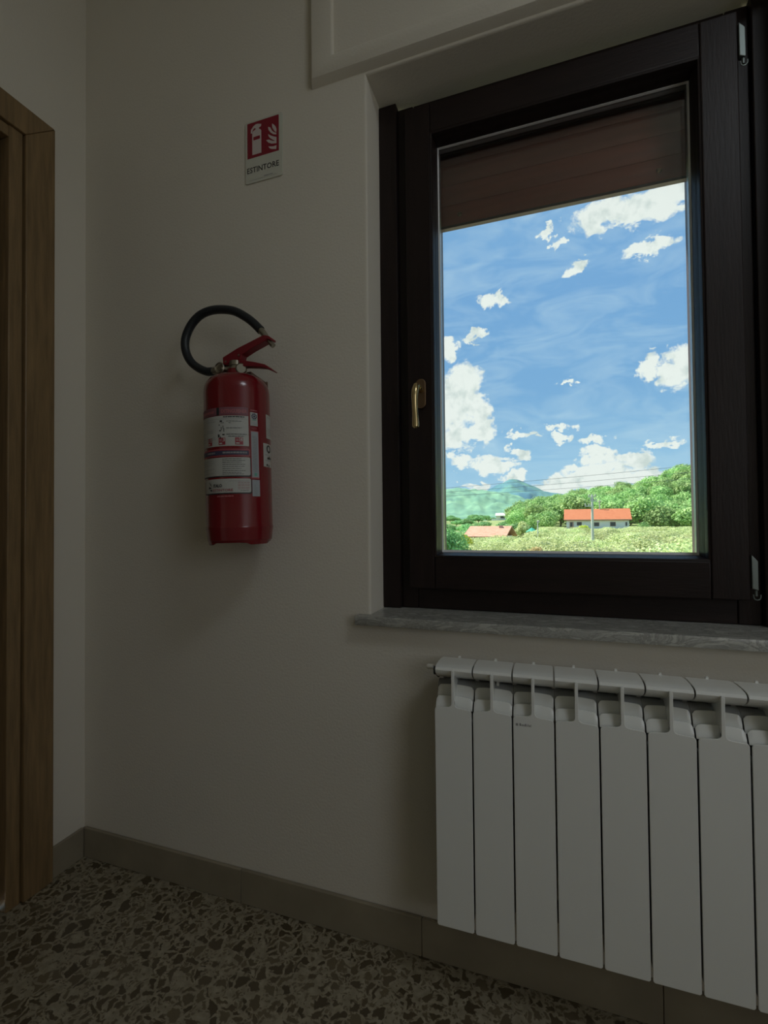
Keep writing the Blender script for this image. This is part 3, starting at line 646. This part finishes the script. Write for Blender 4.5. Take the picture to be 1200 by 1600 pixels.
# valve group
cxv, czv = .6393, 1.4115
MB().lathe([(.0215, 0), (.0215, .004), (.0175, .005), (.0160, .010), (.0175, .011), (.0175, .022)], (cxv, EY, czv-.003), 24, Rt).build('valve_collar', 'chrome', ext, smooth=True)
vb = MB().box(.624, .655, -.112, -.088, 1.4115, 1.4300).build('valve_block', 'chrome', ext, bevel=.003)
MB().tube([(.568, -.102, 1.4150), (.585, -.102, 1.4150), (.626, -.102, 1.4145)], [.0095, .0090, .0075], 14).build('hose_fitting', 'chrome', vb, smooth=True)
MB().lathe([(.0145, 0), (.0150, .012), (.0125, .014), (.0125, .011), (.006, .010), (.006, .013)], (.5975, -.101, 1.4165), 24, Matrix.Rotation(R(90), 3, 'X')).build('banjo_ring', 'chrome', vb, smooth=True)
gq = Matrix.Rotation(R(35), 3, 'Z') @ Matrix.Rotation(R(90), 3, 'X')
ga = MB().lathe([(.0135, 0), (.0140, .010), (.0120, .012), (.0110, .0108)], (.6565, -.104, 1.4085), 24, gq).build('pressure_gauge', 'chrome', vb, smooth=True)
# carrying handle and squeeze lever, folded sheet
def plate(pts, y0, y1, name, mt, parent, bev=.0012): return MB().prism(pts, 'y', y0, y1).build(name, mt, parent, bevel=bev)
upP = [(.6065,1.4426),(.650,1.4604),(.7172,1.4811),(.7265,1.4835),(.7339,1.4815),(.7425,1.4780),(.7469,1.4744),(.746,1.4693),(.7354,1.4728),(.7293,1.4683),(.690,1.4545),(.6626,1.4426),(.6587,1.4295),(.6403,1.429),(.6113,1.4229),(.6075,1.4273)]
loP = [(.6129,1.4227),(.6115,1.4330),(.6403,1.4325),(.6593,1.4308),(.6999,1.4206),(.7274,1.4121),(.7400,1.4035),(.753,1.3933),(.7485,1.393),(.7390,1.3985),(.7274,1.4041),(.7000,1.4095),(.6781,1.4124),(.6550,1.4150)]
up_ = plate(upP, -.1120, -.0880, 'squeeze_lever', 'lever_red', ext)
lo_ = plate(loP, -.1105, -.0895, 'carry_handle', 'lever_red', ext)
for (x, z_) in ((.6168, 1.4302), (.6556, 1.4421)):
    MB().lathe([(.0022, 0), (.0022, .0275)], (x, -.0865, z_), 12, Matrix.Rotation(R(90), 3, 'X')).build('rivet', 'chrome', up_, smooth=True)
hp = [(.5700,1.4140),(.5600,1.4146),(.5487,1.4162),(.5251,1.4272),(.5013,1.4454),(.4858,1.4699),(.4807,1.4961),(.486,1.5209),(.5033,1.5467),(.529,1.5654),(.5627,1.5729),(.599,1.5700),(.6345,1.5604),(.6663,1.542),(.6912,1.5222),(.7125,1.5005)]
def smooth_path(ps, k=5):
    o = []; P = [Vector((x, 0, z_)) for x, z_ in ps]
    for i in range(len(P)-1):
        p0, p1, p2, p3 = P[max(i-1, 0)], P[i], P[i+1], P[min(i+2, len(P)-1)]
        for j in range(k):
            t_ = j/k; o.append(.5*((2*p1)+(-p0+p2)*t_+(2*p0-5*p1+4*p2-p3)*t_*t_+(-p0+3*p1-3*p2+p3)*t_**3))
    return o+[P[-1]]
hs_ = [(v.x, -.102, v.z) for v in smooth_path(hp)]
ho = MB().tube(hs_, .0108, 16).build('hose', 'rubber', ext, smooth=True)
MB().tube([(.7115, -.102, 1.5015), (.7215, -.102, 1.4905), (.7290, -.102, 1.4800)], [.0088, .0080, .0070], 14).build('ferrule', 'chrome', ho, smooth=True)
MB().tube([(.7345, -.102, 1.4735), (.7400, -.102, 1.4660), (.7480, -.102, 1.4570)], [.0050, .0062, .0062], 14).build('nozzle', 'chrome', ho, smooth=True)
bk = thing('wall_bracket', (.655, -.001, 1.38), 'small brown metal bracket holding the red fire extinguisher to the wall', 'bracket')
MB().box(.6455, .6675, -.0045, -.0008, 1.345, 1.4045).build('back_plate', 'bracket_brown', bk, bevel=.0008)
MB().add([(.651, -.0045, 1.402), (.664, -.0045, 1.402), (.664, -.0045, 1.372), (.651, -.0045, 1.372), (.651, -.074, 1.4115), (.664, -.074, 1.4115), (.664, -.074, 1.4065), (.651, -.074, 1.4065)], [(0,1,2,3), (4,5,6,7), (0,1,5,4), (1,2,6,5), (2,3,7,6), (3,0,4,7)]).build('arm', 'bracket_brown', bk)

# ------------------------------------------------------------------ outdoors
def pol(az, d): return (CX+d*math.sin(az), CY+d*math.cos(az))
RID = [(-.36, -.005), (-.2, .003), (-.12, .008), (-.0658, .0152), (-.0281, .0300), (.0085, .0380), (.0325, .0440), (.0676, .0515), (.1128, .0562), (.1668, .0672), (.2079, .0790), (.2453, .0905), (.36, .120), (.6, .15)]
def interp(T, x):
    if x <= T[0][0]: return T[0][1]
    for (a_, b_), (c_, d_) in zip(T, T[1:]):
        if x <= c_: return b_+(d_-b_)*(x-a_)/(c_-a_)
    return T[-1][1]
def sstep(a_, b_, x): t_ = max(0, min(1, (x-a_)/(b_-a_))); return t_*t_*(3-2*t_)
def ridge_d(az): return 330-60*sstep(.05, .25, az)
def ground(az, d):
    z_ = -4.8-.9*(1-sstep(-.12, .0, az))*(1-sstep(110, 200, d))
    z_ += 3.5*sstep(98, 117, d)*sstep(-.10, .0, az)*(1-.55*sstep(.155, .20, az))
    z_ += 5.2*sstep(110, 330, d)*(1-sstep(-.06, .06, az))
    rd = ridge_d(az); top = CZ+math.tan(interp(RID, az))*rd-7.0
    hillk = sstep(150, rd, d)*sstep(-.085, -.02, az)
    z_ = z_+(max(top, z_)-z_)*hillk
    if d > rd: z_ -= (d-rd)*.12*sstep(-.085, -.02, az)
    if d > 330: z_ -= (d-330)*.01
    return z_
def gmesh(name, mt, azs, ds, hf, label, cat):
    vs = []; na = len(azs)
    for d in ds:
        for a_ in azs: x, y = pol(a_, d); vs.append((x, y, hf(a_, d)))
    fs = [(j*na+i, j*na+i+1, (j+1)*na+i+1, (j+1)*na+i) for j in range(len(ds)-1) for i in range(na-1)]
    o = MB().add(vs, fs).build(name, mt, fix=True, smooth=True); return tag(o, label, cat, kind='structure')
azs = [-.95+1.9*i/140 for i in range(141)]
ds = [1.9, 4, 8, 14, 22, 30, 40, 50, 60, 70, 80, 90]+[98+2*i for i in range(12)]+[124+9*i for i in range(26)]+[370, 420, 500, 620, 800]
gmesh('ground', 'field_grass', azs, ds, ground, None, None)
LFT = [(-.7, .055), (-.4, .066), (-.2082, .0627), (-.1684, .062), (-.1162, .0582), (-.0653, .0478), (-.0038, .0271), (.1, .0), (.3, -.01)]
def far1(a_, d):
    e_ = interp(LFT, a_); k = sstep(620, 1500, d); crest = CZ+math.tan(e_)*1500
    nz = mnoise.fractal(Vector((a_*40, d*.012, 0)), 1.0, 2.0, 5)*14*sstep(650, 1200, d)
    base_ = -6; z_ = base_+(crest-base_)*k**1.15+nz*.8*(1-.75*sstep(1350, 1500, d))
    return z_ if d <= 1500 else crest-(d-1500)*.3
azf = [-.75+1.5*i/400 for i in range(401)]
PK = [(-.8, .035), (-.3, .045), (-.1423, .0495), (-.1162, .0582), (-.0950, .0690), (-.0775, .0768), (-.0690, .0795), (-.0623, .0803), (-.0540, .0788), (-.0399, .0731), (-.0200, .0630), (-.0033, .0552), (.0090, .0520), (.0207, .0507), (.0325, .0466), (.0442, .04), (.1, .03), (.8, .02)]
def far2(a_, d):
    e_ = interp(PK, a_); k = sstep(2300, 4200, d); crest = CZ+math.tan(e_)*4200
    return -20+(crest+20)*k+mnoise.fractal(Vector((a_*26, d*.0035, 3)), 1.0, 2.0, 5)*34*sstep(2300, 3200, d)*(1-.85*sstep(3800, 4200, d)) if d <= 4200 else crest-(d-4200)*.3
gmesh('near_ridge', 'far_forest_haze', azf, [600+30*i for i in range(31)]+[1600], far1, None, None)
gmesh('mountain_peak', 'peak_forest_haze', azf, [2200+66.7*i for i in range(31)]+[4500], far2, None, None)

def make_tree(name, leaf, h, rad_, n, size, seed, lobes=7, trunk_h=.35, flat=.8, label=None, cat='tree', squash=1.0):
    r_ = random.Random(seed); root = thing(name, (0, 0, 0), label, cat)
    ctr = []
    for i in range(lobes):
        a_ = 2*math.pi*i/lobes+r_.random()*.8; rr = rad_*(.25+.35*r_.random()) if i else 0
        ctr.append((Vector((rr*math.cos(a_), rr*math.sin(a_), h*(trunk_h+(1-trunk_h)*(.40+.35*r_.random())) if i else h-rad_*flat*.62)), rad_*(.42+.22*r_.random())))
    mb_ = MB(); vs = []; fs = []
    for k in range(n):
        c, cr = ctr[k % len(ctr)]
        d = Vector((r_.gauss(0, 1), r_.gauss(0, 1), r_.gauss(0, 1))).normalized(); d.z = d.z*flat
        p = c+d*cr*(.62+.42*r_.random())
        if p.z > h: p.z = h-r_.random()*.15*h
        nrm = (d+Vector((r_.gauss(0, .55), r_.gauss(0, .55), r_.gauss(0, .55)+.25))).normalized()
        u = nrm.orthogonal().normalized(); u.rotate(Matrix.Rotation(r_.random()*6.28, 3, nrm)); v = nrm.cross(u); s_ = size*(.6+.8*r_.random())
        b_ = len(vs); vs += [p-u*s_*.55, p-v*s_*.38, p+u*s_*.6, p+v*s_*.38]; fs.append((b_, b_+1, b_+2, b_+3))
    mb_.add(vs, fs); cr_ = mb_.build('crown', leaf, root, fix=False)
    tk = MB().tube([(0, 0, -.6), (.05*rad_, 0, h*trunk_h*.5), (0, .04*rad_, h*trunk_h), (.05*rad_, .1*rad_, h*.62)], [h*.045, h*.036, h*.03, h*.015], 7)
    for i in range(1, min(5, lobes)): tk.tube([(0, .03*rad_, h*trunk_h*.9), tuple((ctr[i][0]+Vector((0, 0, h*trunk_h)))*.5), tuple(ctr[i][0])], [h*.022, h*.016, h*.008], 5)
    tk.build('trunk', 'bark', root, smooth=True)
    return root
def place(root, az, d, s=1.0, sz=None, rot=0, z=None):
    x, y = pol(az, d); root.location = (x, y, ground(az, d) if z is None else z); root.rotation_euler.z = rot; root.scale = (s, s, sz or s)
# olive grove
OL = 'grey-green olive tree in the grove between the window and the houses'
protos = [make_tree('olive_tree', 'olive_leaf', 4.0, 2.5, 3600, .17, s_, 8, .28, .8, OL) for s_ in (11, 12, 13, 14)]
for p in protos: p['group'] = 'olive trees in the grove'
used = [False]*4
keep = []
def houseclear(a_, d):
    if -.180 < a_ < -.065 and 84 < d < 104: return False
    if -.045 < a_ < -.010 and d > 99: return False
    if .02 < a_ < .165 and d > 110: return False
    return d < 120
d = 17.0
while d < 119:
    stepa = 5.0/d; a_ = -.262+rnd.random()*stepa
    while a_ < .285:
        aa = a_+rnd.uniform(-.2, .2)*stepa; dd = d+rnd.uniform(-1.3, 1.3)
        if houseclear(aa, dd):
            i = rnd.randrange(4); o = protos[i] if not used[i] else dup(protos[i]); used[i] = True
            zn = (('nearest the window' if dd < 40 else 'half way out' if dd < 80 else 'farthest out, just before the houses'), ('left' if aa < -.08 else 'middle' if aa < .10 else 'right'))
            o['label'] = 'grey-green olive tree of the grove, %s, in its %s part' % zn; o['group'] = 'olive trees %s, %s part' % zn
            s_ = rnd.uniform(.84, 1.04)
            s_ *= 1.0 if dd > 30 else .93
            place(o, aa, dd, 1.0*rnd.uniform(.95, 1.2), s_, rnd.random()*6.28)
            if dd > 96 and -.10 < aa: place(o, aa, dd, 1.0, max(.16, min(1, (-.72-ground(aa, dd))/4.0)), rnd.random()*6.28)
        a_ += stepa
    d += 5.2
# forest on the hill
FL = 'green broadleaf tree in the forest on the hillside behind the orange-roofed house'
fp_ = [make_tree('forest_tree', 'forest_leaf', 8.5, 4.7, 2600, .54, s_, 10, .04, .95, FL) for s_ in (21, 22, 23)]
for p in fp_: p['group'] = 'trees in the hillside forest'
usedf = [False]*3; cnt = 0
d = 126.0
while d < 345:
    stepa = (7.2+.012*(d-138))/d; a_ = -.072+rnd.random()*stepa
    while a_ < .285:
        aa = a_+rnd.uniform(-.25, .25)*stepa; dd = d+rnd.uniform(-3.5, 3.5)
        lim = ridge_d(aa)+6
        if dd < lim and (dd > 136 or (aa > .165 and dd > 121)) and (aa > -.045 or dd > 170) and cnt < 298:
            i = rnd.randrange(3); o = fp_[i] if not usedf[i] else dup(fp_[i]); usedf[i] = True; cnt += 1
            zn = (('foot' if dd < 190 else 'middle' if dd < 250 else 'crest'), ('left' if aa < .03 else 'middle' if aa < .15 else 'right'))
            o['label'] = 'green broadleaf tree at the %s of the wooded hill, %s side' % zn; o['group'] = 'forest trees at the %s of the hill, %s side' % zn
            place(o, aa, dd, rnd.uniform(.85, 1.2), rnd.uniform(.82, 1.12), rnd.random()*6.28)
        a_ += stepa
    d += 11.0
# scattered trees beyond the left-hand house
SL = 'small dark tree on the low ground beyond the pink-tiled roof'
sp_ = make_tree('valley_tree', 'dark_leaf', 6.0, 3.6, 1500, .5, 31, 7, .2, .85, SL); sp_['group'] = 'scattered valley trees'
first = True
for k in range(95):
    aa = rnd.uniform(-.27, -.045); dd = 125+rnd.random()**1.2*440
    if -.118 < aa < -.070 and dd < 375 and dd > 180: 
        if rnd.random() < .75: continue
    o = sp_ if first else dup(sp_); first = False
    place(o, aa, dd, rnd.uniform(.7, 1.25), rnd.uniform(.5, .85), rnd.random()*6.28)
# single trees and bushes that stand out
def one(name, leaf, az, d, h, r_, n, size, seed, label, top=None, cat='tree'):
    t_ = make_tree(name, leaf, h, r_, n, size, seed, 6, .15, .85, label, cat); x, y = pol(az, d)
    z_ = ground(az, d) if top is None else CZ+math.tan(top)*d-h
    t_.location = (x, y, z_); return t_
one('leafy_tree', 'dark_leaf', -.197, 46, 5.2, 2.3, 4200, .20, 41, 'dark green bush at the left edge of the window view', -.0085)
one('leafy_tree', 'yellow_leaf', -.163, 58, 4.2, 1.4, 1600, .18, 42, 'yellow-green bush in front of the left end of the pink-tiled roof', -.026)
one('leafy_tree', 'yellow_leaf', .0690, 113, 3.2, 1.75, 2000, .22, 43, 'bright yellow-green bush in front of the white house wall', -.0120, 'bush')
one('leafy_tree', 'forest_leaf', .172, 117, 4.4, 2.2, 2200, .26, 44, 'light green tree at the right-hand end of the orange-roofed house', -.0050)
one('leafy_tree', 'olive_leaf', -.0460, 112, 5.6, 1.9, 1800, .26, 45, 'yellow-green tree behind the teal parasol to the left', -.0020)
one('leafy_tree', 'forest_leaf', -.052, 150, 9.0, 4.2, 3200, .40, 46, 'large round dark tree left of the teal parasol and behind it', .0150)
one('leafy_tree', 'forest_leaf', .000, 128, 8.4, 4.6, 3600, .40, 47, 'broad bright green tree at the left side of the orange-roofed house', .0200)
one('leafy_tree', 'autumn_leaf', -.018, 40, 3.4, 1.0, 1300, .15, 48, 'small orange-yellow bush low in the olive grove', -.0510, 'bush')
one('leafy_tree', 'dark_leaf', .2480, 255, 13.0, 5.0, 2800, .45, 49, 'tall tree topping the ridge at the right edge of the view', .0960)

# houses
def local_thing(name, az, d, rot, label, cat='house', z=None):
    x, y = pol(az, d); return thing(name, (x, y, ground(az, d) if z is None else z), label, cat)
def finish_rot(root, rot): root.rotation_euler.z = rot
def gable(root, x0, x1, y0, y1, ze, zr, over, mt, th=.22):
    b0 = wloc(root); ym = (y0+y1)/2
    for s_ in (-1, 1):
        ye = (y0-over) if s_ < 0 else (y1+over); zee = ze-(zr-ze)*over/((y1-y0)/2)
        vs = [(x0-over, ye, zee), (x1+over, ye, zee), (x1+over, ym, zr), (x0-over, ym, zr)]
        vs = vs+[(a_, b_, c_+th) for a_, b_, c_ in vs]
        MB().add([Vector(v)+b0 for v in vs], [(0,1,2,3), (4,5,6,7), (0,1,5,4), (1,2,6,5), (2,3,7,6), (3,0,4,7)]).build('roof_slope', mt, root)
def wbox(root, name, mt, x0, x1, y0, y1, z0, z1, parent=None):
    b0 = wloc(root); q = MB().box(x0, x1, y0, y1, z0, z1); q.v = [tuple(Vector(v)+b0) for v in q.v]; return q.build(name, mt, parent or root)
azc = (.0326+.1525)/2; D = 122
hb = local_thing('house', azc, D, 0, 'long white house with a bright orange tiled roof', z=CZ-math.tan(.0225)*D)
H = lambda e_: (math.tan(e_)-math.tan(-.0225))*D          # elevation angle to height above the house base
HW = (.1525-.0326)*D/2-.6
bw = wbox(hb, 'walls', 'house_white', -HW, HW, -.2, 7.5, -1.5, H(-.0015)); b0 = wloc(hb)
vs = []
for x in (-HW+.02, HW-.02): vs += [(x, -.18, H(-.0015)), (x, 7.48, H(-.0015)), (x, 3.65, H(.0165))]
MB().add([Vector(v)+b0 for v in vs], [(0,1,2), (3,4,5), (0,1,4,3), (1,2,5,4), (2,0,3,5)]).build('gable_wall', 'house_white', hb)
gable(hb, -HW, HW, -.2, 7.5, H(-.0010), H(.0175), .55, 'roof_orange')
wbox(hb, 'gutter', 'house_pink', -HW-.55, HW+.55, -.85, -.76, H(-.0015)-.15, H(-.0015))
for xx, w_, z0, z1 in ((-3.85+.0, .95, -.0125, -.0068), (-.1, 1.0, -.0140, -.0078), (3.35, 1.05, -.0142, -.0072)):
    f_ = wbox(hb, 'window', 'house_pink', xx-w_/2-.08, xx+w_/2+.08, -.26, -.19, H(z0)-.08, H(z1)+.08)
    wbox(hb, 'pane', 'house_window', xx-w_/2, xx+w_/2, -.30, -.25, H(z0), H(z1), f_)
dd_ = wbox(hb, 'door', 'house_pink', -6.0, -5.1, -.27, -.19, 0, H(-.0060)); wbox(hb, 'pane', 'house_window', -5.85, -5.4, -.31, -.26, .2, H(-.0068), dd_)
wbox(hb, 'narrow_window', 'house_window', HW-.75, HW-.40, -.27, -.19, H(-.0140), H(-.0072))
wbox(hb, 'terrace', 'house_pink', -HW-.5, -4.6, -2.2, -.2, -.5, .05)
for xx in [-HW-.4+.45*i for i in range(6)]: wbox(hb, 'baluster', 'house_white', xx, xx+.12, -2.15, -2.05, .05, .75)
wbox(hb, 'handrail', 'house_pink', -HW-.5, -4.6, -2.2, -2.0, .75, .85)
ms = MB().tube([Vector(v)+b0 for v in ((.75, 3.6, H(.0170)), (.75, 3.6, H(.0370)))], .11, 6); ms.build('roof_mast', 'concrete', hb)
MB().tube([Vector(v)+b0 for v in ((.3, 3.6, H(.0340)), (1.2, 3.6, H(.0345)))], .09, 6).build('mast_aerial', 'concrete', hb)
finish_rot(hb, -azc*.6)
D = 92; azl = (-.1668-.0751)/2
hl = local_thing('house', azl, D, 0, 'low house with a faded pink-tiled roof half hidden by olive trees', z=CZ-math.tan(.036)*D-2.2)
H = lambda e_: (math.tan(e_)+math.tan(.036))*D+2.2
LW = (.1668-.0751)*D/2-.35
wbox(hl, 'walls', 'house_white', -LW+.3, LW-.6, .2, 9.0, 0, H(-.0365)+.15); gable(hl, -LW, LW-.1, 0, 9.2, H(-.0352), H(-.0158), .35, 'roof_pink', .2)
wbox(hl, 'chimney', 'house_pink', LW-2.0, LW-1.4, 3.6, 4.2, H(-.02), H(-.0125))
finish_rot(hl, -.15)
D = 350; azf_ = -.087
hf = local_thing('house', azf_, D, 0, 'tiny pale house with a dark porch in the valley below the ridge', z=CZ+.1)
wbox(hf, 'walls', 'house_white', -3.6, 2.8, 0, 6, -3, 2.4); gable(hf, -4.0, 3.2, -1, 7, 2.6, 4.4, .3, 'concrete', .3)
wbox(hf, 'porch', 'house_window', -.6, 2.6, -.15, -.02, .8, 2.2); wbox(hf, 'porch_post', 'house_white', 2.5, 3.0, -1.2, -.8, -3, 2.6)
wbox(hf, 'low_wing', 'house_white', -7.0, -3.6, 0, 5, -3, .6)
# poles
def pole(az, d, top_e, r_, label, arms):
    x, y = pol(az, d); z0 = ground(az, d); zt = CZ+math.tan(top_e)*d
    p = thing('utility_pole', (x, y, z0), label, 'pole')
    MB().tube([(x, y, z0-.2), (x, y, zt)], [r_*1.25, r_*.8], 10).build('shaft', 'concrete', p, smooth=True)
    for dz, w_, off in arms:
        ar = MB().box(x-w_+off, x+w_+off, y-.06, y+.06, zt-dz-.05, zt-dz+.05).build('crossarm', 'concrete', p)
        for xx in (-w_*.9, 0, w_*.9): MB().lathe([(.07, 0), (.09, .08), (.05, .1), (.09, .18), (.03, .26)], (x+xx+off, y, zt-dz+.05), 8).build('insulator', 'label_white', ar)
    return p
up1 = pole(.0846, 62, .0460, .155, 'tall concrete utility pole with crossarms in front of the orange-roofed house', ((.25, .38, 0), (.75, .32, .15), (1.35, .45, -.35)))
up2 = pole(-.0164, 72, -.0048, .085, 'thin pale pole beside the teal parasol', ((.15, .14, .08),))
# parasol
az, d = -.0277, 109; x, y = pol(az, d); zt = CZ-math.tan(.0165)*d
ps = thing('parasol', (x, y, ground(az, d)), 'teal green parasol open in the garden behind the olive trees', 'parasol')
MB().tube([(x, y, ground(az, d)), (x, y, zt-.05)], .04, 8).build('pole', 'concrete', ps)
MB().add([(x, y, zt)]+[(x+1.25*math.cos(R(45*i)), y+1.25*math.sin(R(45*i)), zt-.85) for i in range(8)]+[(x, y, zt-.08)]+[(x+1.25*math.cos(R(45*i)), y+1.25*math.sin(R(45*i)), zt-1.05) for i in range(8)],
         [(0, i+1, (i+1) % 8+1) for i in range(8)]+[(9, 10+(i+1) % 8, i+10) for i in range(8)]+[(i+1, i+10, (i+1) % 8+10, (i+1) % 8+1) for i in range(8)]).build('canopy', 'teal_fabric', ps)
# overhead lines across the valley
for k, (za, zb, lab) in enumerate(((4.516, 5.90, 'thin dark overhead cable crossing the sky, uppermost of the three'), (4.15, 5.38, 'thin dark overhead cable crossing the sky, middle of the three'), (3.80, 4.84, 'thin dark overhead cable crossing the sky, lowest of the three'))):
    pts = []
    for i in range(33):
        t_ = -1.0+3.0*i/32; pts.append((-9.42+23.68*t_, 50+1.5*k, za+(zb-za)*t_+.9*((t_-.5)**2-.25)*.35))
    tag(MB().tube(pts, .016, 5).build('overhead_cable', 'cable'), lab, 'cable')
bpy.context.view_layer.update()
